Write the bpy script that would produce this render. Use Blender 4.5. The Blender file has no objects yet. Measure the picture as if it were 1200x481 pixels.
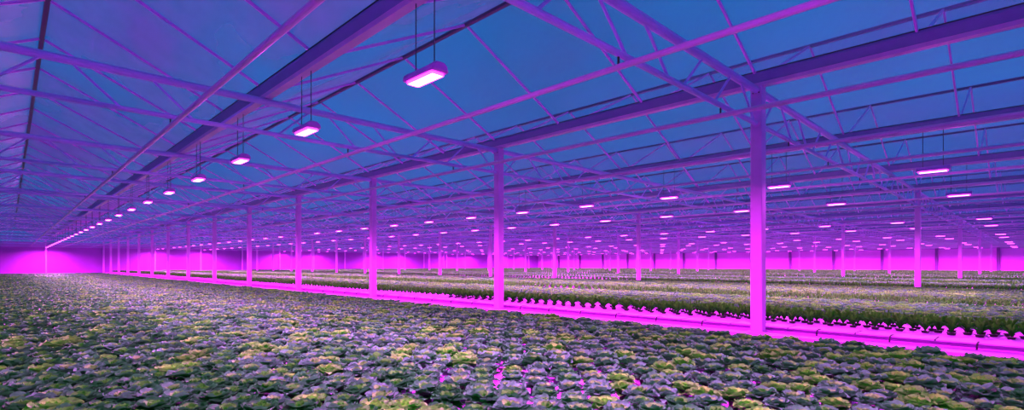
import bpy, math, random
import numpy as np
from mathutils import Vector

random.seed(7)
rng = np.random.default_rng(11)
S = bpy.context.scene
COL = S.collection

# ------------------------------------------------------------------ layout
CAM_Z = 1.12
TH = math.radians(44.5)
SN, CS = math.sin(TH), math.cos(TH)
F_PX, CX, HY = 600.0, 600.0, 310.0
SPAN = 14.4
GAB = 4.8
COLX = [7.6 + SPAN * k for k in range(5)]
BAY = 5.4
Y0 = 2.74
NB = 14
Y_END = 73.4
X_END = 79.6
GUT_X = [7.6 + GAB * k for k in range(-2, 16)]
RIDGE_X = [g + GAB / 2 for g in GUT_X[:-1]]
Z_GB, Z_GT = CAM_Z + 2.516, CAM_Z + 2.70
Z_RIDGE = CAM_Z + 3.84
Z_TOP = CAM_Z + 2.462
Z_BOT = CAM_Z + 1.99
LEDGE_Z, BED_Z = 0.16, 0.24
LAMP_Z = CAM_Z + 1.755
LAMP_Y0 = 4.02 - 2.7 * 1
LAMP_X = [2.8, 12.4, 17.2, 26.8, 31.6, 41.2, 46.0, 55.6, 60.4, 70.0, 74.8]


def project(x, y, z):
    d = x * SN + y * CS
    return CX + F_PX * (x * CS - y * SN) / d, HY - F_PX * (z - CAM_Z) / d, d


ONES = "zero one two three four five six seven eight nine ten eleven twelve thirteen fourteen fifteen sixteen seventeen eighteen nineteen".split()
TENS = "x x twenty thirty forty fifty sixty seventy eighty ninety".split()
ORD1 = "zeroth first second third fourth fifth sixth seventh eighth ninth tenth eleventh twelfth thirteenth fourteenth fifteenth sixteenth seventeenth eighteenth nineteenth".split()


def num(n):
    n = int(n)
    if n < 0:
        return "minus " + num(-n)
    if n < 20:
        return ONES[n]
    if n >= 100:
        return "one hundred" if n == 100 else "one hundred and " + num(n - 100)
    return TENS[n // 10] + ("-" + ONES[n % 10] if n % 10 else "")


def nth(n):
    if n < 20:
        return ORD1[n]
    if n % 10 == 0:
        return TENS[n // 10][:-1] + "ieth"
    return TENS[n // 10] + "-" + ORD1[n % 10]


# ------------------------------------------------------------------ materials
def new_mat(name):
    m = bpy.data.materials.new(name)
    m.use_nodes = True
    nt = m.node_tree
    b = nt.nodes["Principled BSDF"]
    return m, nt, b


def paint(name, col, rough=0.5, metal=0.0, var=0.06, scale=6.0, bump=0.0):
    m, nt, b = new_mat(name)
    tc = nt.nodes.new("ShaderNodeTexCoord")
    nz = nt.nodes.new("ShaderNodeTexNoise")
    nz.inputs["Scale"].default_value = scale
    nz.inputs["Detail"].default_value = 5
    nt.links.new(tc.outputs["Object"], nz.inputs["Vector"])
    rp = nt.nodes.new("ShaderNodeValToRGB")
    rp.color_ramp.elements[0].position = 0.3
    rp.color_ramp.elements[1].position = 0.7
    rp.color_ramp.elements[0].color = (*[c * (1 - var) for c in col], 1)
    rp.color_ramp.elements[1].color = (*[min(1, c * (1 + var)) for c in col], 1)
    nt.links.new(nz.outputs["Fac"], rp.inputs["Fac"])
    nt.links.new(rp.outputs["Color"], b.inputs["Base Color"])
    b.inputs["Roughness"].default_value = rough
    b.inputs["Metallic"].default_value = metal
    if bump:
        bp = nt.nodes.new("ShaderNodeBump")
        bp.inputs["Strength"].default_value = bump
        nt.links.new(nz.outputs["Fac"], bp.inputs["Height"])
        nt.links.new(bp.outputs["Normal"], b.inputs["Normal"])
    return m


M = {}
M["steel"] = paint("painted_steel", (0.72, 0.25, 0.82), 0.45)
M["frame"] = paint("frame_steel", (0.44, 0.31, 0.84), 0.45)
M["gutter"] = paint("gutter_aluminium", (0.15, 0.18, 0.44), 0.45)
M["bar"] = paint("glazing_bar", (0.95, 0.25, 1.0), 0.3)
M["ridge"] = paint("ridge_bar", (0.06, 0.03, 0.12), 0.5)
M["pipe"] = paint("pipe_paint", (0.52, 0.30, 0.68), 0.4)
M["dark"] = paint("black_rubber", (0.012, 0.012, 0.016), 0.6)
M["cord"] = paint("cord", (0.02, 0.012, 0.06), 0.6)
M["post"] = paint("dark_post", (0.16, 0.06, 0.26), 0.6)
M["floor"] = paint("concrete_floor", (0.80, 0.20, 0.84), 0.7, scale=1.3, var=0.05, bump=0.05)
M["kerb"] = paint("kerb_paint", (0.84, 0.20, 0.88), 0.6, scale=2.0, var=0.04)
M["joint"] = paint("joint", (0.04, 0.01, 0.06), 0.8)
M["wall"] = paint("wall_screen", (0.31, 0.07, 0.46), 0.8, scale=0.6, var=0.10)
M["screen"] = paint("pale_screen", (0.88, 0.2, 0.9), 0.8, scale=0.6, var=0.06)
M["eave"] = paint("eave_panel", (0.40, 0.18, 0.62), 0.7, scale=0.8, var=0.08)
M["housing"] = paint("lamp_housing", (0.55, 0.12, 0.70), 0.35)
M["pot"] = paint("pot_plastic", (0.012, 0.014, 0.012), 0.6)
M["bolt"] = paint("bolt_head", (0.05, 0.03, 0.08), 0.4, 0.6)

m, nt, b = new_mat("diffuser_glow")
em = nt.nodes.new("ShaderNodeEmission")
em.inputs["Color"].default_value = (1.0, 0.028, 0.86, 1)
em.inputs["Strength"].default_value = 8.0
nt.links.new(em.outputs["Emission"], nt.nodes["Material Output"].inputs["Surface"])
M["glow"] = m
m, nt, b = new_mat("led_glow")
em = nt.nodes.new("ShaderNodeEmission")
em.inputs["Color"].default_value = (1.0, 0.20, 0.98, 1)
em.inputs["Strength"].default_value = 12.0
nt.links.new(em.outputs["Emission"], nt.nodes["Material Output"].inputs["Surface"])
M["led"] = m

# roof glass, filmed with condensation
def roof_glass(name, lo, hi):
    m, nt, b = new_mat(name)
    nt.nodes.remove(b)
    tr = nt.nodes.new("ShaderNodeBsdfTransparent")
    tr.inputs["Color"].default_value = (0.95, 0.96, 0.985, 1)
    df = nt.nodes.new("ShaderNodeBsdfDiffuse")
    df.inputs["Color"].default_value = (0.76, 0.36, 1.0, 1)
    tl = nt.nodes.new("ShaderNodeBsdfTranslucent")
    tl.inputs["Color"].default_value = (0.34, 0.42, 1.0, 1)
    ad = nt.nodes.new("ShaderNodeMixShader")
    ad.inputs[0].default_value = 0.25
    gl = nt.nodes.new("ShaderNodeBsdfGlossy")
    gl.inputs["Roughness"].default_value = 0.22
    gl.inputs["Color"].default_value = (0.9, 0.9, 0.95, 1)
    fr = nt.nodes.new("ShaderNodeFresnel")
    fr.inputs["IOR"].default_value = 1.35
    mg = nt.nodes.new("ShaderNodeMixShader")
    tc = nt.nodes.new("ShaderNodeTexCoord")
    mp = nt.nodes.new("ShaderNodeMapping")
    mp.inputs["Scale"].default_value = (0.45, 0.22, 0.45)
    nz = nt.nodes.new("ShaderNodeTexNoise")
    nz.inputs["Scale"].default_value = 1.0
    nz.inputs["Detail"].default_value = 4
    rp = nt.nodes.new("ShaderNodeMapRange")
    rp.inputs["From Min"].default_value = 0.35
    rp.inputs["From Max"].default_value = 0.68
    rp.inputs["To Min"].default_value = lo
    rp.inputs["To Max"].default_value = hi
    mx = nt.nodes.new("ShaderNodeMixShader")
    L = nt.links.new
    L(tc.outputs["Object"], mp.inputs["Vector"])
    L(mp.outputs["Vector"], nz.inputs["Vector"])
    L(nz.outputs["Fac"], rp.inputs["Value"])
    L(df.outputs[0], ad.inputs[1])
    L(tl.outputs[0], ad.inputs[2])
    L(rp.outputs["Result"], mx.inputs[0])
    L(tr.outputs[0], mx.inputs[1])
    L(ad.outputs[0], mx.inputs[2])
    fm = nt.nodes.new("ShaderNodeMath")
    fm.operation = "MULTIPLY"
    fm.inputs[1].default_value = 0.08
    L(fr.outputs[0], fm.inputs[0])
    L(fm.outputs[0], mg.inputs[0])
    L(mx.outputs[0], mg.inputs[1])
    L(gl.outputs[0], mg.inputs[2])
    L(mg.outputs[0], nt.nodes["Material Output"].inputs["Surface"])
    return m


M["glass"] = roof_glass("roof_glass", 0.02, 0.24)
M["hazed_glow"] = roof_glass("hazed_glow_glass", 0.08, 0.5)  # film thickened a little so its purple carries some lamp glow
M["misted_glow"] = roof_glass("misted_glow_glass", 0.12, 0.85)  # thickest condensation film, purple lamp glow put into its colour


def leaf_mat(name, rough=0.55):
    m, nt, b = new_mat(name)
    at = nt.nodes.new("ShaderNodeVertexColor")
    at.layer_name = "leaf_colour"
    nz = nt.nodes.new("ShaderNodeTexNoise")
    nz.inputs["Scale"].default_value = 45
    nz.inputs["Detail"].default_value = 3
    tc = nt.nodes.new("ShaderNodeTexCoord")
    nt.links.new(tc.outputs["Object"], nz.inputs["Vector"])
    mr = nt.nodes.new("ShaderNodeMapRange")
    mr.inputs["From Min"].default_value = 0.3
    mr.inputs["From Max"].default_value = 0.7
    mr.inputs["To Min"].default_value = 0.8
    mr.inputs["To Max"].default_value = 1.2
    mm = nt.nodes.new("ShaderNodeVectorMath")
    mm.operation = "SCALE"
    nt.links.new(nz.outputs["Fac"], mr.inputs["Value"])
    nt.links.new(at.outputs["Color"], mm.inputs[0])
    nt.links.new(mr.outputs["Result"], mm.inputs["Scale"])
    nt.links.new(mm.outputs["Vector"], b.inputs["Base Color"])
    tl = nt.nodes.new("ShaderNodeBsdfTranslucent")
    nt.links.new(mm.outputs["Vector"], tl.inputs["Color"])
    ms = nt.nodes.new("ShaderNodeMixShader")
    ms.inputs[0].default_value = 0.30
    nt.links.new(b.outputs[0], ms.inputs[1])
    nt.links.new(tl.outputs[0], ms.inputs[2])
    nt.links.new(ms.outputs[0], nt.nodes["Material Output"].inputs["Surface"])
    b.inputs["Roughness"].default_value = rough
    b.inputs["Specular IOR Level"].default_value = 0.06
    return m


M["leaf"] = leaf_mat("leaf")


# ------------------------------------------------------------------ mesh helpers
class MB:
    def __init__(self):
        self.v, self.f, self.mi = [], [], []

    def add(self, vs, fs, mi=0):
        o = len(self.v)
        self.v += [tuple(p) for p in vs]
        self.f += [tuple(o + i for i in f) for f in fs]
        self.mi += [mi] * len(fs)
        return self

    def box(self, x0, x1, y0, y1, z0, z1, mi=0):
        vs = [(x, y, z) for x in (x0, x1) for y in (y0, y1) for z in (z0, z1)]
        return self.add(vs, [(0, 1, 3, 2), (4, 6, 7, 5), (0, 4, 5, 1), (2, 3, 7, 6), (0, 2, 6, 4), (1, 5, 7, 3)], mi)

    def rbox(self, x0, x1, y0, y1, z0, z1, b=0.01, mi=0):
        """upright box with chamfered vertical edges"""
        ring = [(x0 + b, y0), (x1 - b, y0), (x1, y0 + b), (x1, y1 - b), (x1 - b, y1), (x0 + b, y1), (x0, y1 - b), (x0, y0 + b)]
        vs = [(x, y, z0) for x, y in ring] + [(x, y, z1) for x, y in ring]
        fs = [(i, (i + 1) % 8, 8 + (i + 1) % 8, 8 + i) for i in range(8)] + [tuple(range(7, -1, -1)), tuple(range(8, 16))]
        return self.add(vs, fs, mi)

    def tube(self, p, q, r, n=8, mi=0, r2=None):
        p, q = Vector(p), Vector(q)
        d = (q - p).normalized()
        a = d.orthogonal().normalized() if abs(d.z) > 0.99 else d.cross(Vector((0, 0, 1))).normalized()
        c = d.cross(a)
        r2 = r if r2 is None else r2
        vs = []
        for e, rr in ((p, r), (q, r2)):
            for k in range(n):
                t = 2 * math.pi * (k + 0.5) / n
                vs.append(e + a * (rr * math.cos(t)) + c * (rr * math.sin(t)))
        fs = [(k, (k + 1) % n, n + (k + 1) % n, n + k) for k in range(n)] + [tuple(range(n - 1, -1, -1)), tuple(range(n, 2 * n))]
        return self.add(vs, fs, mi)

    def path(self, pts, r, n=6, mi=0):
        pts = [Vector(p) for p in pts]
        vs, fs = [], []
        for i, p in enumerate(pts):
            d = (pts[min(i + 1, len(pts) - 1)] - pts[max(i - 1, 0)]).normalized()
            a = d.cross(Vector((0, 1, 0)))
            a = a.normalized() if a.length > 1e-3 else Vector((1, 0, 0))
            c = d.cross(a)
            for k in range(n):
                t = 2 * math.pi * k / n
                vs.append(p + a * (r * math.cos(t)) + c * (r * math.sin(t)))
        for i in range(len(pts) - 1):
            for k in range(n):
                fs.append((i * n + k, i * n + (k + 1) % n, (i + 1) * n + (k + 1) % n, (i + 1) * n + k))
        fs += [tuple(range(n - 1, -1, -1)), tuple(range((len(pts) - 1) * n, len(pts) * n))]
        return self.add(vs, fs, mi)

    def prism_y(self, prof, y0, y1, mi=0, ends=True):
        """closed (x,z) profile swept along Y"""
        n = len(prof)
        vs = [(x, y0, z) for x, z in prof] + [(x, y1, z) for x, z in prof]
        fs = [(i, n + i, n + (i + 1) % n, (i + 1) % n) for i in range(n)]
        if ends:
            fs += [tuple(range(n)), tuple(range(2 * n - 1, n - 1, -1))]
        return self.add(vs, fs, mi)

    def mesh(self, name, *mats):
        me = bpy.data.meshes.new(name)
        me.from_pydata(self.v, [], self.f)
        for mt in mats:
            me.materials.append(M[mt])
        if len(mats) > 1:
            me.polygons.foreach_set("material_index", self.mi)
        me.update()
        return me


def link(name, me, parent=None, loc=(0, 0, 0)):
    o = bpy.data.objects.new(name, me)
    COL.objects.link(o)
    o.location = loc
    if parent is not None:
        o.parent = parent
    return o


def tag(o, label, cat, group=None, kind="thing"):
    o["label"] = label
    o["category"] = cat
    o["kind"] = kind
    if group:
        o["group"] = group
    return o


def thing(name, label, cat, loc, group=None, rz=0.0):
    o = bpy.data.objects.new(name, None)
    COL.objects.link(o)
    o.empty_display_size = 0.1
    o.location = loc
    o.rotation_euler = (0, 0, rz)
    return tag(o, label, cat, group)


def structure(name, me, label, cat):
    return tag(link(name, me), label, cat, None, "structure")


# ------------------------------------------------------------------ leaves (numpy)
def make_leaf(Lh, W, nu, nv, az, r0, z0, e0, e1, cup, ruff, ph, notch=0.0):
    t = np.linspace(0, 1, nv + 1)
    e = np.radians(e0 + (e1 - e0) * t)
    dr = np.concatenate([[0], np.cumsum(np.cos((e[1:] + e[:-1]) / 2)) * Lh / nv])
    dz = np.concatenate([[0], np.cumsum(np.sin((e[1:] + e[:-1]) / 2)) * Lh / nv])
    w = W * np.clip(np.sin(np.pi * (0.07 + 0.84 * t ** 0.85)), 0, 1) ** 0.62
    s = np.linspace(-1, 1, nu + 1)
    T, Sx = np.meshgrid(t, s, indexing="ij")
    R = r0 + dr[:, None] - (Sx ** 2) * (0.22 * Lh * T ** 2)
    A = Sx * w[:, None] * (1 - 0.06 * Sx ** 2)
    Z = z0 + dz[:, None] + cup * W * Sx ** 2 + ruff * T * np.sin(5.3 * Sx + ph + 4 * T)
    ca, sa = math.cos(az), math.sin(az)
    V = np.stack([R * ca - A * sa, R * sa + A * ca, Z], -1).reshape(-1, 3)
    i = np.arange(nv)[:, None] * (nu + 1) + np.arange(nu)[None, :]
    Fq = np.stack([i, i + 1, i + nu + 2, i + nu + 1], -1).reshape(-1, 4)
    return V, Fq, T.reshape(-1), np.abs(Sx).reshape(-1)


PAL = {  # outer leaf, rim of outer leaf, heart (tuned under the lamps; green darkened for light falloff)
    "lilac": ((0.040, 0.40, 0.072), (0.066, 0.58, 0.112), (0.105, 0.74, 0.055)),
    "grey": ((0.028, 0.38, 0.050), (0.044, 0.54, 0.074), (0.080, 0.74, 0.044)),
    "yellow": ((0.058, 0.60, 0.036), (0.100, 0.92, 0.044), (0.130, 0.98, 0.040)),
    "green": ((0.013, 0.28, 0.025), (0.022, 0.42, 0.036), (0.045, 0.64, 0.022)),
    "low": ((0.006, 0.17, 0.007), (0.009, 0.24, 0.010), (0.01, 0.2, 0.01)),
}


def mixc(a, b_, t):
    a, b_ = np.array(a), np.array(b_)
    return a[None, :] * (1 - t[:, None]) + b_[None, :] * t[:, None]


def cabbage(var, lod, seed):
    """returns outer (V,F,C) and heart (V,F,C) for a plant of radius ~1 unit = 0.14 m"""
    r = np.random.default_rng(seed)
    if lod == 0:
        sets = [(6, 0.112, 0.076, 8, 6, 0.012, 0.092, 24, -3, 0), (5, 0.084, 0.064, 7, 5, 0.010, 0.104, 34, 8, 0), (4, 0.058, 0.048, 6, 4, 0.006, 0.112, 46, 20, 1), (4, 0.038, 0.032, 4, 4, 0.002, 0.116, 74, 46, 1)]
    elif lod == 1:
        sets = [(6, 0.112, 0.076, 4, 3, 0.012, 0.092, 24, -3, 0), (5, 0.082, 0.062, 3, 2, 0.010, 0.104, 36, 10, 0), (4, 0.050, 0.042, 2, 2, 0.004, 0.113, 60, 30, 1)]
    elif lod == 2:
        sets = [(6, 0.114, 0.074, 2, 1, 0.012, 0.10, 14, 8, 0), (4, 0.064, 0.050, 1, 1, 0.004, 0.108, 38, 28, 1)]
    else:
        sets = [(6, 0.12, 0.085, 1, 1, 0.0, 0.10, 9, 4, 0), (3, 0.06, 0.05, 1, 1, -0.01, 0.112, 30, 22, 1)]
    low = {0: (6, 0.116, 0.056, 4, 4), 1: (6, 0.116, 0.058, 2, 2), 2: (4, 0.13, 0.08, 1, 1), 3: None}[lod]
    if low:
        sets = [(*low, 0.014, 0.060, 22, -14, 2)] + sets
    out = [[[], [], [], 0], [[], [], [], 0]]
    a0 = r.uniform(0, 6.28)
    for (n, Lh, W, nu, nv, r0, z0, e0, e1, hrt) in sets:
        a0 += 0.4
        for k in range(n):
            az = a0 + 2 * math.pi * (k + r.uniform(-0.22, 0.22)) / n
            q = r.uniform(0.85, 1.18)
            V, Fq, T, Sx = make_leaf(Lh * q, W * r.uniform(0.88, 1.15), nu, nv, az, r0, z0 + r.uniform(-0.008, 0.008), e0 + r.uniform(-9, 9), e1 + r.uniform(-10, 12), 0.30 if not hrt else 0.05, 0.0035 if lod < 2 else 0.0, r.uniform(0, 6), 0)
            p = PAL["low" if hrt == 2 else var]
            hrt = hrt % 2
            if hrt:
                C = mixc(np.array(p[2]) * 0.8, p[2], T) * r.uniform(0.82, 1.12)
            else:
                C = mixc(p[0], p[1], np.clip(0.15 * T + 1.1 * Sx ** 4 * T + 0.8 * T ** 8, 0, 1))
                rib = (Sx < 0.1) & (lod == 0)
                C[rib] = C[rib] * np.array([1.6, 1.3, 1.4])
                C = C * r.uniform(0.78, 1.15)
            g = out[hrt]
            g[0].append(V)
            g[1].append(Fq + g[3])
            g[2].append(C)
            g[3] += len(V)
    return [(np.concatenate(g[0]), np.concatenate(g[1]), np.concatenate(g[2])) for g in out]


def strap_plant(lod, seed, h=0.19):
    r = np.random.default_rng(seed)
    n, nu, nv = {0: (13, 2, 5), 1: (9, 1, 3), 2: (6, 1, 2), 3: (4, 1, 1)}[lod]
    Vs, Fs, Cs, o = [], [], [], 0
    for k in range(n):
        az = 2 * math.pi * (k + r.uniform(-0.3, 0.3)) / n
        inner = k % 3 == 0
        V, Fq, T, Sx = make_leaf(h * r.uniform(0.85, 1.2), 0.021 * r.uniform(0.8, 1.2) * (1 if lod < 2 else 1.5), nu, nv, az, 0.006, 0.035, r.uniform(76, 86) if inner else r.uniform(60, 74), r.uniform(40, 60) if inner else r.uniform(0, 26), 0.35, 0.003, r.uniform(0, 6))
        C = mixc((0.012, 0.30, 0.010), (0.020, 0.48, 0.013), T) * r.uniform(0.65, 1.25)
        if inner:
            C = C * np.array([1.9, 1.15, 1.0])
        Vs.append(V); Fs.append(Fq + o); Cs.append(C); o += len(V)
    return np.concatenate(Vs), np.concatenate(Fs), np.concatenate(Cs)


def np_mesh(name, V, Fq, C, mat):
    me = bpy.data.meshes.new(name)
    nv, nf = len(V), len(Fq)
    me.vertices.add(nv)
    me.vertices.foreach_set("co", np.ascontiguousarray(V, np.float32).ravel())
    me.loops.add(nf * 4)
    me.loops.foreach_set("vertex_index", np.ascontiguousarray(Fq, np.int32).ravel())
    me.polygons.add(nf)
    me.polygons.foreach_set("loop_start", np.arange(0, nf * 4, 4, dtype=np.int32))
    me.polygons.foreach_set("loop_total", np.full(nf, 4, np.int32))
    me.polygons.foreach_set("use_smooth", np.ones(nf, bool))
    me.materials.append(mat)
    ca = me.color_attributes.new("leaf_colour", "FLOAT_COLOR", "POINT")
    ca.data.foreach_set("color", np.concatenate([np.clip(C, 0, 1), np.ones((nv, 1))], 1).astype(np.float32).ravel())
    me.update()
    me.validate()
    return me


class Bulk:
    def __init__(self):
        self.V, self.F, self.C, self.o = [], [], [], 0

    def scatter(self, V, Fq, C, P, rot, sc, tint):
        """copies of one plant at points P (n,3)"""
        n = len(P)
        if not n:
            return
        ca, sa = np.cos(rot)[:, None], np.sin(rot)[:, None]
        x = (V[None, :, 0] * ca - V[None, :, 1] * sa) * sc[:, None] + P[:, None, 0]
        y = (V[None, :, 0] * sa + V[None, :, 1] * ca) * sc[:, None] + P[:, None, 1]
        z = V[None, :, 2] * sc[:, None] + P[:, None, 2]
        self.V.append(np.stack([x, y, z], -1).reshape(-1, 3))
        self.C.append((C[None] * tint[:, None, :]).reshape(-1, 3))
        self.F.append((Fq[None] + (self.o + np.arange(n) * len(V))[:, None, None]).reshape(-1, 4))
        self.o += n * len(V)

    def build(self, name):
        return np_mesh(name, np.concatenate(self.V), np.concatenate(self.F), np.concatenate(self.C), M["leaf"])


# ================================================================== the setting
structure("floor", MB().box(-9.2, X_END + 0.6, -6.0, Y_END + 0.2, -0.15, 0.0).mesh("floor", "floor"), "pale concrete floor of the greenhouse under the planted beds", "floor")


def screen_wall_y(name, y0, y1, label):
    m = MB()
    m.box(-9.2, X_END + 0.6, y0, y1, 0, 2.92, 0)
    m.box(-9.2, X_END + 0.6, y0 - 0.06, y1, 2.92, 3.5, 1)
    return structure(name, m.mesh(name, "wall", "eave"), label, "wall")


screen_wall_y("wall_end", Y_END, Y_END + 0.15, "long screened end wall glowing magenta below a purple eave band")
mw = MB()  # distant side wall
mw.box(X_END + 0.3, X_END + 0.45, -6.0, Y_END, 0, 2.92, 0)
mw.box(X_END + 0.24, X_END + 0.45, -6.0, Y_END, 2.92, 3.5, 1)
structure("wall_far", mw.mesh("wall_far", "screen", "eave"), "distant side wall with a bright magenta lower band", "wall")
structure("wall_near", MB().box(-9.2, -9.05, -6.0, Y_END, 0, 3.7).mesh("wall_near", "wall"), "side wall beyond the picture on the camera side", "wall")

# beds, ledges
kerb_ys = np.arange(0.80, Y_END - 0.5, 0.79)
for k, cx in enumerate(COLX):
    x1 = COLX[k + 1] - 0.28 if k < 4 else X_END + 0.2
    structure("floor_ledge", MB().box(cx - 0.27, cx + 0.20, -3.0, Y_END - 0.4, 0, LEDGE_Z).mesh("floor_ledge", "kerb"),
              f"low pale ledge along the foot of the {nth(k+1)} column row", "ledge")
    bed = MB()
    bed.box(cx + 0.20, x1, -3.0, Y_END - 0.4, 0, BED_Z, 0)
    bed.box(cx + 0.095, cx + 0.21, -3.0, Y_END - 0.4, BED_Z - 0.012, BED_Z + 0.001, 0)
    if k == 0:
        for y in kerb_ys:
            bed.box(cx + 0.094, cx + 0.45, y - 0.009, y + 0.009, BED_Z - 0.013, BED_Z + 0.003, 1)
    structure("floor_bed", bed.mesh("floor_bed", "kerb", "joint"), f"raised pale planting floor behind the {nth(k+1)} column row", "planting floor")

# glass roof
for i, rx in enumerate(RIDGE_X):
    for sgn, word in ((-1, "near"), (1, "far")):
        gx = rx + sgn * GAB / 2
        n = 41
        m = MB()
        ys = [-3.0] + [Y0 + 1.8 * j for j in range(-2, 40)]
        ys = [y for y in ys if -3.0 <= y < Y_END] + [Y_END]
        vs, fs = [], []
        xa, xb = gx - sgn * 0.10, rx
        for y in ys:
            vs += [(xa, y, Z_GT + 0.015), (xb, y, Z_RIDGE + 0.015)]
        for j in range(len(ys) - 1):
            fs.append((2 * j, 2 * j + 1, 2 * j + 3, 2 * j + 2))
        m.add(vs, fs)
        structure(f"ceiling_{word}_slope", m.mesh("ceiling_slope", "misted_glow" if (0 < rx < 1 and sgn > 0) or (1 < rx < 6 and sgn < 0) else "hazed_glow" if rx < 1 else "glass"), f"glazed {word} slope of the {nth(i+1)} roof gable, blue dusk behind it", "glass roof")

# gable-end glass of the end wall
for i, rx in enumerate(RIDGE_X):
    m = MB()
    m.add([(rx - GAB / 2, Y_END, 3.5), (rx + GAB / 2, Y_END, 3.5), (rx + GAB / 2, Y_END, Z_GT), (rx, Y_END, Z_RIDGE), (rx - GAB / 2, Y_END, Z_GT)], [(0, 1, 2, 3, 4)])
    structure("window_gable", m.mesh("window_gable", "glass"), f"glazed triangle closing the {nth(i+1)} gable above the end wall", "window")

# ================================================================== wall posts
wp = MB().rbox(-0.08, 0.08, -0.08, 0.08, 0, Z_GB, 0.02).mesh("wall_post", "steel")
for i, gx in enumerate(GUT_X):
    if gx < 0 or gx > 60:
        continue
    o = link("wall_post", wp, None, (gx, Y_END - 0.145, 0))
    tag(o, f"pale square post against the end wall under the {nth(i)} gutter", "post", "end wall posts")
dp = MB().rbox(-0.12, 0.12, -0.14, 0.14, 0, 3.3, 0.02).mesh("dark_wall_post", "post")
for n in range(13):
    y = Y0 + BAY * n
    o = link("dark_wall_post", dp, None, (X_END + 0.08, y, 0))
    tag(o, f"dark purple post on the distant side wall, {nth(n+1)} from the right", "post", "dark posts of the distant wall")

# ================================================================== columns
colm = MB().rbox(-0.08, 0.08, -0.08, 0.08, 0.012, CAM_Z + 2.51 - LEDGE_Z, 0.012).mesh("shaft", "steel")
basem = MB().rbox(-0.13, 0.09, -0.12, 0.12, 0, 0.012, 0.015).mesh("base_plate", "steel")
boltm = MB().tube((0, 0, 0), (-0.012, 0, 0), 0.010, 8).mesh("bolt", "bolt")
collm = MB().tube((-0.018, 0, 0), (0.0, 0, 0), 0.055, 12).mesh("chord_collar", "steel")
for r, cx in enumerate(COLX):
    for n in range(NB - 1):
        y = Y0 + BAY * n
        o = thing("steel_column", f"pale square steel column, {nth(n+1)} from the front in the {nth(r+1)} row of columns", "column", (cx, y, LEDGE_Z), f"columns of the {nth(r+1)} row")
        link("shaft", colm, o)
        link("base_plate", basem, o)
        if r == 0 and n < 4:  # fixings seen on the nearest ones
            for dy in (-0.04, 0, 0.04):
                link("bolt", boltm, o, (-0.08, dy, CAM_Z + 2.42 - LEDGE_Z))
            link("chord_collar", collm, o, (-0.08, 0, Z_BOT - LEDGE_Z))

# ================================================================== trusses
centres, dirs = [], []
seq = "\\//\\\\//\\\\"
for k in range(9):
    centres.append(7.22 - 0.805 * k - 0.4)
    dirs.append(seq[k])
diag = [(c, d) for c, d in zip(centres, dirs)] + [(-c, "/" if d == "\\" else "\\") for c, d in zip(centres, dirs)]
HT = Z_TOP - Z_BOT
topm = MB().tube((-7.11, 0, Z_TOP), (7.11, 0, Z_TOP), 0.052, 12).mesh("top_chord", "frame")
botm = MB().tube((-7.10, 0, Z_BOT), (7.10, 0, Z_BOT), 0.034, 10).mesh("bottom_chord", "frame")


def diag_mb(mb, c, d, n=6):
    h = 0.225
    a, b_ = (c - h, c + h) if d == "\\" else (c + h, c - h)
    mb.tube((a, 0, Z_TOP - 0.04), (b_, 0, Z_BOT + 0.02), 0.0165, n)
    return mb


dmesh = [diag_mb(MB(), c, d).mesh("diagonal", "frame") for c, d in diag]
for sp in range(6):
    xc = 0.4 + SPAN * sp
    for n in range(NB - 1):
        y = Y0 + BAY * n
        o = thing("roof_truss", f"lattice roof truss in the {nth(n+1)} frame line, spanning the {nth(sp+1)} greenhouse bay", "truss", (xc, y, 0), "roof trusses between the columns")
        link("top_chord", topm, o)
        link("bottom_chord", botm, o)
        for dm in dmesh:
            link("diagonal", dm, o)

# ================================================================== gutters and ridges
ZL = Z_GB + 0.045
gp = [(-0.105, Z_GT), (-0.095, Z_GT), (-0.05, ZL + 0.02), (0.05, ZL + 0.02), (0.095, Z_GT), (0.105, Z_GT), (0.105, Z_GT - 0.03), (0.062, ZL), (-0.062, ZL), (-0.105, Z_GT - 0.03)]
rimms = [MB().box(min(s_ * 0.085, s_ * 0.112), max(s_ * 0.085, s_ * 0.112), -3.0, Y_END - 0.06, Z_GT, Z_GT + 0.012).mesh("gutter_rim", "dark") for s_ in (-1, 1)]
gutm = MB().prism_y(gp, -3.0, Y_END - 0.06).mesh("roof_gutter", "gutter")
lipm = MB().prism_y([(-0.055, Z_GB), (0.055, Z_GB), (0.072, ZL), (-0.072, ZL)], -3.0, Y_END - 0.06).mesh("drip_lip", "pipe")  # lighter colour than the body, holding light bounced up from below
for i, gx in enumerate(GUT_X):
    o = link("roof_gutter", gutm, None, (gx, 0, 0))
    tag(o, f"long purple roof gutter, {nth(i+1)} counted from the camera side", "gutter", "roof gutters")
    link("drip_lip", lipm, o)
    for rm in rimms:
        link("gutter_rim", rm, o)
rp_ = [(-0.03, Z_RIDGE - 0.045), (0.03, Z_RIDGE - 0.045), (0.035, Z_RIDGE), (0.0, Z_RIDGE + 0.012), (-0.035, Z_RIDGE)]
ridm = MB().prism_y(rp_, -3.0, Y_END - 0.02).mesh("roof_ridge", "ridge")
for i, rx in enumerate(RIDGE_X):
    o = link("roof_ridge", ridm, None, (rx, 0, 0))
    tag(o, f"thin dark ridge bar along the top of the {nth(i+1)} gable", "ridge bar", "ridge bars")

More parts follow.
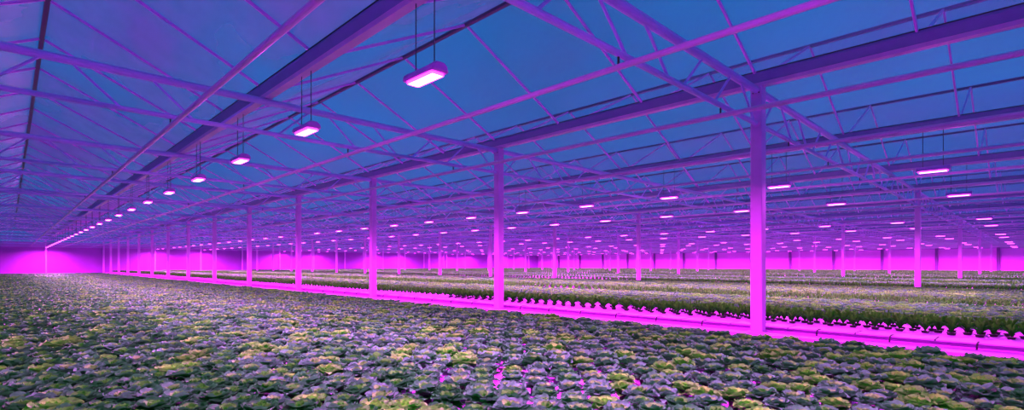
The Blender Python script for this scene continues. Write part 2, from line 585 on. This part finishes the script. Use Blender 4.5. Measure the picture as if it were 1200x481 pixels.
# ================================================================== glazing bars
def bar_mesh(sgn):
    m = MB()
    xa, za, xb, zb = sgn * (GAB / 2 - 0.13), Z_GT + 0.004, sgn * 0.042, Z_RIDGE - 0.022
    w, h = 0.017, 0.035
    d = Vector((xb - xa, 0, zb - za)).normalized()
    nrm = Vector((-d.z, 0, d.x))
    if nrm.z > 0:
        nrm = -nrm
    a, b_ = Vector((xa, 0, za)), Vector((xb, 0, zb))
    vs = []
    for e in (a, b_):
        for (dy, dn, ) in ((-w, 0), (w, 0), (w * 0.6, h), (-w * 0.6, h)):
            vs.append(e + Vector((0, dy, 0)) + nrm * dn)
    m.add(vs, [(0, 1, 2, 3), (7, 6, 5, 4), (0, 4, 5, 1), (1, 5, 6, 2), (2, 6, 7, 3), (3, 7, 4, 0)])
    return m


barm = {s: bar_mesh(s).mesh("glazing_bar", "bar") for s in (-1, 1)}
cand = []
for i, rx in enumerate(RIDGE_X):
    for s in (-1, 1):
        for j in range(-2, 40):
            y = Y0 + 1.8 * j
            if y > Y_END - 0.3 or y < -2.9:
                continue
            best = 0
            p = [project(rx + s * GAB / 2 * t, y, Z_RIDGE + (Z_GT - Z_RIDGE) * t) for t in (0, 0.25, 0.5, 0.75, 1)]
            vis = any(q[2] > 0.5 and -5 < q[0] < 1205 and -5 < q[1] < 486 for q in p)
            dist = max(0.6, min(abs(q[2]) for q in p))
            cand.append((vis, 1 / dist, i, s, j, rx, y))
vis = sorted([c for c in cand if c[0]], key=lambda c: -c[1])
for c in vis[:300]:
    _, _, i, s, j, rx, y = c
    o = link("glazing_bar", barm[s], None, (rx, y, 0))
    w = "near" if s < 0 else "far"
    tag(o, f"slim magenta-lit glazing bar, {nth(j+3)} from the front on the {w} slope of the {nth(i+1)} gable", "glazing bar", "glazing bars of the glass roof")
rest = MB()
keep = {(c[2], c[3], c[4]) for c in vis[:300]}
for c in cand:
    _, _, i, s, j, rx, y = c
    if (i, s, j) in keep:
        continue
    bm_ = bar_mesh(s)
    rest.add([(v[0] + rx, v[1] + y, v[2]) for v in bm_.v], bm_.f)
tag(link("glazing_bars", rest.mesh("glazing_bars", "bar")), "many thin glazing bars of the distant glass roof slopes", "glazing bars", None, "stuff")

# ================================================================== pipes under the trusses
PIPE_DX = (-1.25, 1.3)
PZ = Z_BOT - 0.13
pipem = MB().tube((0, -3.0, PZ), (0, Y_END - 0.1, PZ), 0.030, 12).mesh("heating_pipe", "pipe")
hangm = MB().box(-0.008, 0.008, -0.008, 0.008, PZ + 0.02, Z_BOT - 0.02).mesh("pipe_hanger", "dark")
k = 0
for i, gx in enumerate(GUT_X[:-1]):
    for dx in PIPE_DX:
        x = gx + dx
        if x < 1 or x > X_END:
            continue
        k += 1
        o = link("heating_pipe", pipem, None, (x, 0, 0))
        tag(o, f"straight pink pipe hung lengthwise under the trusses, {nth(k)} from the camera side", "pipe", "long pipes under the trusses")
        for n in range(NB - 1 if k < 6 else 5):
            link("pipe_hanger", hangm, o, (0, Y0 + BAY * n, 0))

# ================================================================== lamps
def lamp_housing():
    m = MB()
    prof = [(-0.085, 0.004), (-0.095, 0.02), (-0.085, 0.055), (-0.045, 0.085), (0.045, 0.085), (0.085, 0.055), (0.095, 0.02), (0.085, 0.004)]
    m.prism_y(prof, -0.215, 0.215)
    return m.mesh("housing", "housing")


def lamp_cap(s):
    m = MB()
    prof = [(-0.088, 0.002), (-0.10, 0.02), (-0.088, 0.058), (-0.047, 0.089), (0.047, 0.089), (0.088, 0.058), (0.10, 0.02), (0.088, 0.002)]
    n = len(prof)
    vs = [(x, s * 0.20, z) for x, z in prof] + [(x * 0.95, s * 0.235, z) for x, z in prof] + [(x * 0.72, s * 0.255, 0.012 + z * 0.8) for x, z in prof]
    fs = []
    for a in (0, n):
        for i in range(n):
            q = (a + i, a + (i + 1) % n, a + n + (i + 1) % n, a + n + i)
            fs.append(q if s < 0 else q[::-1])
    fs += [tuple(range(2 * n, 3 * n))[:: (1 if s < 0 else -1)]]
    m.add(vs, fs)
    return m.mesh("end_cap", "housing")


hous, cap0, cap1 = lamp_housing(), lamp_cap(-1), lamp_cap(1)
diff = MB().rbox(-0.072, 0.072, -0.214, 0.214, -0.018, 0.008, 0.02).mesh("diffuser", "glow")
ledm = MB().box(-0.058, 0.058, -0.198, 0.198, -0.0195, -0.010).mesh("led_panel", "led")
cordm = MB().tube((0, 0, 0.085), (0, 0, Z_GB - LAMP_Z), 0.006, 5).mesh("hanging_cord", "cord")
LIGHT = bpy.data.lights.new("grow_light", "AREA")
LIGHT.shape = "RECTANGLE"
LIGHT.size, LIGHT.size_y = 0.13, 0.42
LIGHT.color = (1.0, 0.05, 0.97)
LIGHT.energy = 680
LIGHT.spread = math.radians(167)
SPILL = bpy.data.lights.new("added_spill_light", "POINT")  # extra point light under each lamp, added to brighten bars and glass above
SPILL.color = (1.0, 0.05, 0.97)
SPILL.energy = 22
SPILL.shadow_soft_size = 0.02
for r, lx in enumerate(LAMP_X):
    for n in range(27):
        y = LAMP_Y0 + 2.7 * n
        if y > Y_END - 0.5:
            continue
        if n == 0 and r == 0:
            lab = "pink grow lamp of the nearest hanging row, overhead before the first one seen"
        else:
            lab = f"glowing pink grow lamp, {nth(n if r == 0 else n + 1)} from the front in the {nth(r+1)} hanging row"
        o = thing("grow_lamp", lab, "lamp", (lx, y, LAMP_Z), f"grow lamps of the {nth(r+1)} hanging row")
        ho = link("housing", hous, o)
        di = link("diffuser", diff, o)
        link("led_panel", ledm, di)
        px, py, d = project(lx, y, LAMP_Z)
        if d < 22:
            link("end_cap", cap0, ho)
            link("end_cap", cap1, ho)
        for dy in (-0.15, 0.15):
            link("hanging_cord", cordm, o, (0, dy, 0))
        link("lamp_light", LIGHT, o, (0, 0, -0.022))
        link("added_spill", SPILL, o, (0, 0, -0.06))

# ================================================================== hoses on the kerb
hm = MB().path([(0.06, 0.0, 0.074), (-0.08, 0.0, 0.088), (-0.15, 0.004, 0.078), (-0.165, 0.006, 0.04), (-0.16, 0.008, 0.010)], 0.009, 7).mesh("irrigation_hose", "dark")
hy = 0.43
k = 0
while hy < 40:
    k += 1
    o = link("irrigation_hose", hm, None, (7.825, hy, LEDGE_Z))
    tag(o, f"short black hose hooked over the nearest bed edge, {nth(k)} from the front", "hose", "black hoses on the bed edge")
    hy += 0.79

# ================================================================== near bed of cabbages
VAR = [k for k in PAL if k != "low"]
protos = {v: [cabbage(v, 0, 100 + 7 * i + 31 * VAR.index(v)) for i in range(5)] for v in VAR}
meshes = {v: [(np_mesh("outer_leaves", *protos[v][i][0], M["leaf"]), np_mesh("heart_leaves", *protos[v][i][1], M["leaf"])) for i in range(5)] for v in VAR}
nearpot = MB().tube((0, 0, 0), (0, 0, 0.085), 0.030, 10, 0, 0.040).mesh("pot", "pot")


def lodp(v, lod, i):
    a, b_ = cabbage(v, lod, 500 + i + 13 * lod + 101 * VAR.index(v))
    return np.concatenate([a[0], b_[0]]), np.concatenate([a[1], b_[1] + len(a[0])]), np.concatenate([a[2], b_[2]])


LOD = {(v, l): [lodp(v, l, i) for i in range(4)] for v in VAR for l in (1, 2, 3)}


def variety(x, u):
    """which leaf colours stand at x of the near bed"""
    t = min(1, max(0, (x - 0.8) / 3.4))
    w = {"lilac": 0.08 + 0.42 * t, "grey": 0.30 - 0.05 * t, "yellow": 0.14 + 0.16 * t, "green": 0.70 * (1 - t) + 0.02}  # dark green share grows at low x, standing in for light falloff
    tot = sum(w.values())
    for k_, q in w.items():
        u -= q / tot
        if u <= 0:
            return k_
    return "green"


pts = []
row = 0
x = -6.4
while x < 7.22:
    y = -2.6 + (0.17 if row % 2 else 0)
    while y < Y_END - 0.6:
        px_, py_, d = project(x, y, 0.15)
        if d > 1.6 and px_ > -250 and px_ < 1450 or (x > -0.5 and d > 2):
            pts.append((x, y))
        y += 0.34
    x += 0.17
    row += 1
pts = np.array(pts)
pts += rng.normal(0, 0.024, pts.shape)
pts = pts[pts[:, 0] < 7.25]
PX, PY, PD = project(pts[:, 0], pts[:, 1], 0.17)
inview = (PD > 0.3) & (PX > -20) & (PX < 1220) & (PY < 500)
order = np.argsort(np.where(inview, PD, 1e6))
near_idx = order[:300]
is_near = np.zeros(len(pts), bool)
is_near[near_idx] = True
LOOK = {"lilac": "lilac-grey cabbage with pale heart", "grey": "blue-grey cabbage with green heart", "yellow": "yellow-green ruffled cabbage head", "green": "dark green cabbage with lighter heart"}
seen = set()
for i in near_idx:
    x, y = pts[i]
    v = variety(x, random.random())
    sc = random.uniform(1.0, 1.28)
    if 2.8 < x < 5.2:
        sc *= 0.86
    key = (round(PX[i] / 12), round(PY[i] / 4.81))
    a, d_ = num(max(0, min(100, round(PX[i] / 12)))), num(min(100, max(0, round(PY[i] / 4.81))))
    tail = f"{a} percent across the photo and {d_} percent down"
    if tail in seen:
        tail = f"{a} percent across and {d_} down, the one behind"
    seen.add(tail)
    o = thing("cabbage_plant", f"{LOOK[v]}, {tail}", "cabbage", (x, y, 0), "cabbages nearest the camera in the front bed", random.uniform(0, 6.28))
    o.scale = (sc, sc, sc)
    mo, mh = random.choice(meshes[v])
    link("outer_leaves", mo, o)
    link("heart_leaves", mh, o)
    link("pot", nearpot, o)

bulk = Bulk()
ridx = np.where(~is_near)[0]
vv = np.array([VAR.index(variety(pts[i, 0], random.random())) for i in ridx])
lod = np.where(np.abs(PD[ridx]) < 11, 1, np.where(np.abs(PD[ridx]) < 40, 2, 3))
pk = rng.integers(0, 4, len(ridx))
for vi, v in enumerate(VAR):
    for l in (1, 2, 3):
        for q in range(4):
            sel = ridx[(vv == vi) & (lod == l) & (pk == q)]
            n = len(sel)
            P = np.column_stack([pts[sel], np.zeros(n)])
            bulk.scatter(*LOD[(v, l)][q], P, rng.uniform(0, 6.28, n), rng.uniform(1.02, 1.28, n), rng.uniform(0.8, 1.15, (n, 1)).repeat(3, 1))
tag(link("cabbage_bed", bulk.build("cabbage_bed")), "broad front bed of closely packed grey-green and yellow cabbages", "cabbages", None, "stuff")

# ================================================================== beds behind the columns
sp_meshes = [np_mesh("strap_leaves", *strap_plant(0, 40 + i), M["leaf"]) for i in range(6)]
potm = MB()
potm.tube((0, 0, 0), (0, 0, 0.035), 0.042, 14, 0, 0.052).tube((0, 0, 0.028), (0, 0, 0.036), 0.058, 14)
potm = potm.mesh("pot", "pot")
SLOD = {l: [strap_plant(l, 70 + i + 10 * l) for i in range(4)] for l in (1, 2, 3)}
for k, cx in enumerate(COLX):
    cb, gb = Bulk(), Bulk()
    x_end = (COLX[k + 1] - 0.42) if k < 4 else X_END - 0.5
    x = cx + 0.76
    row = 0
    singles = []
    cab, grn = [], []
    while x < x_end:
        u = x - cx
        green = u < 1.75 or 5.3 < u < 7.2 or (k > 0 and u > 12.6)
        step = 0.26 if green else (0.21 if k == 0 else 0.24)
        ys = np.arange(-2.4 + (step / 2 if row % 2 else 0), Y_END - 0.6, step)
        q = np.column_stack([np.full(len(ys), x), ys]) + rng.normal(0, 0.012, (len(ys), 2))
        if k == 0 and row < 4:
            for p in q:
                a, b_, d = project(p[0], p[1], BED_Z + 0.1)
                if -5 < a < 1210 and p[1] < 11:
                    singles.append((p, row, a, b_))
            q = q[(q[:, 1] >= 11)]
        (grn if green else cab).append(q)
        x += 0.16 if green else (0.115 if k == 0 else 0.13)
        row += 1
    in_row = {}
    for p, rw, a, b_ in sorted(singles, key=lambda q_: -q_[2]):
        in_row[rw] = in_row.get(rw, 0) + 1
        row_word = ("front", "second", "third", "fourth")[rw]
        o = thing("potted_plant", f"strap-leaved green plant, {nth(in_row[rw])} from the right in the {row_word} row at the bed edge", "plant", (p[0], p[1], BED_Z), f"strap-leaved plants of the {row_word} row at the bed edge", random.uniform(0, 6.28))
        s_ = random.uniform(0.78, 0.95)
        o.scale = (s_, s_, s_)
        link("strap_leaves", random.choice(sp_meshes), o)
        link("pot", potm, o)
    for arr, bulk_, kind in ((grn, gb, "g"), (cab, cb, "c")):
        A = np.concatenate(arr)
        d = np.abs(project(A[:, 0], A[:, 1], 0)[2])
        lodn = np.where(d < 13, 1, np.where(d < 28, 2, 3))
        pk = rng.integers(0, 4, len(A))
        if kind == "c":
            # plots of one variety each, broken up by other heads
            u = A[:, 0] - cx
            base = rng.random(len(A))
            if k == 0:
                vsel = np.where(base < 0.34, 0, np.where(base < 0.47, 1, np.where(base < 0.96, 2, 3)))
            else:
                vsel = np.where(base < 0.30, 0, np.where(base < 0.70, 1, np.where(base < 0.84, 2, 3)))
        else:
            vsel = np.zeros(len(A), int)
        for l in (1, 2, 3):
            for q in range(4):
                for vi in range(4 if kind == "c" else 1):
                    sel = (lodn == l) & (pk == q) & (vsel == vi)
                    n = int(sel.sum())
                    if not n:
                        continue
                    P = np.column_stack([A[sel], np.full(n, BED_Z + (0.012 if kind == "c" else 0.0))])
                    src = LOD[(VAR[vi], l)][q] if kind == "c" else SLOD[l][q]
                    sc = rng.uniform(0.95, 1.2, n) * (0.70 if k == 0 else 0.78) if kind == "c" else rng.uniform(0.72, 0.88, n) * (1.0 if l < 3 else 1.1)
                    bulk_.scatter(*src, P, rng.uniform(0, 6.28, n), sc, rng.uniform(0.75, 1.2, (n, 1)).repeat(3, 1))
    tag(link("cabbage_bed", cb.build("cabbage_bed")), f"dense bed of pale cabbages behind the {nth(k+1)} row of columns", "cabbages", None, "stuff")
    tag(link("strap_leaf_rows", gb.build("strap_leaf_rows")), f"dark green strap-leaved rows behind the {nth(k+1)} row of columns", "plants", None, "stuff")

# ================================================================== sky
w = bpy.data.worlds.new("dusk")
S.world = w
w.use_nodes = True
nt = w.node_tree
bg = nt.nodes["Background"]
tc = nt.nodes.new("ShaderNodeTexCoord")
sx = nt.nodes.new("ShaderNodeSeparateXYZ")
cr = nt.nodes.new("ShaderNodeValToRGB")
cr.color_ramp.elements[0].position = 0.0
cr.color_ramp.elements[0].color = (0.040, 0.085, 0.36, 1)
cr.color_ramp.elements[1].position = 0.45
cr.color_ramp.elements[1].color = (0.012, 0.105, 0.38, 1)
e = cr.color_ramp.elements.new(1.0)
e.color = (0.012, 0.17, 0.33, 1)
nz = nt.nodes.new("ShaderNodeTexNoise")
nz.inputs["Scale"].default_value = 2.2
nz.inputs["Detail"].default_value = 5
mr = nt.nodes.new("ShaderNodeMapRange")
mr.inputs["From Min"].default_value = 0.3
mr.inputs["From Max"].default_value = 0.7
mr.inputs["To Min"].default_value = 0.85
mr.inputs["To Max"].default_value = 1.15
vm = nt.nodes.new("ShaderNodeVectorMath")
vm.operation = "SCALE"
nt.links.new(tc.outputs["Generated"], sx.inputs[0])
nt.links.new(tc.outputs["Generated"], nz.inputs["Vector"])
nt.links.new(sx.outputs["Z"], cr.inputs["Fac"])
nt.links.new(nz.outputs["Fac"], mr.inputs["Value"])
nt.links.new(cr.outputs["Color"], vm.inputs[0])
nt.links.new(mr.outputs["Result"], vm.inputs["Scale"])
nt.links.new(vm.outputs["Vector"], bg.inputs["Color"])
bg.inputs["Strength"].default_value = 1.3

# ================================================================== camera
cd = bpy.data.cameras.new("camera")
cam = bpy.data.objects.new("camera", cd)
COL.objects.link(cam)
cam.location = (0, 0, CAM_Z)
cam.rotation_euler = (math.radians(90), 0, -TH)
cd.sensor_width = 36
cd.lens = 18.0
cd.shift_y = (HY - 240.5) / 1200.0
cd.clip_end = 400
S.camera = cam

S.view_settings.view_transform = "Standard"
S.view_settings.look = "None"
S.view_settings.exposure = 0
S.view_settings.gamma = 1
S.view_settings.use_curve_mapping = False
S.cycles.use_denoising = True
S.cycles.use_light_tree = True
S.cycles.transparent_max_bounces = 48
S.cycles.max_bounces = 8
S.cycles.diffuse_bounces = 3
S.cycles.glossy_bounces = 2
S.cycles.sample_clamp_indirect = 6
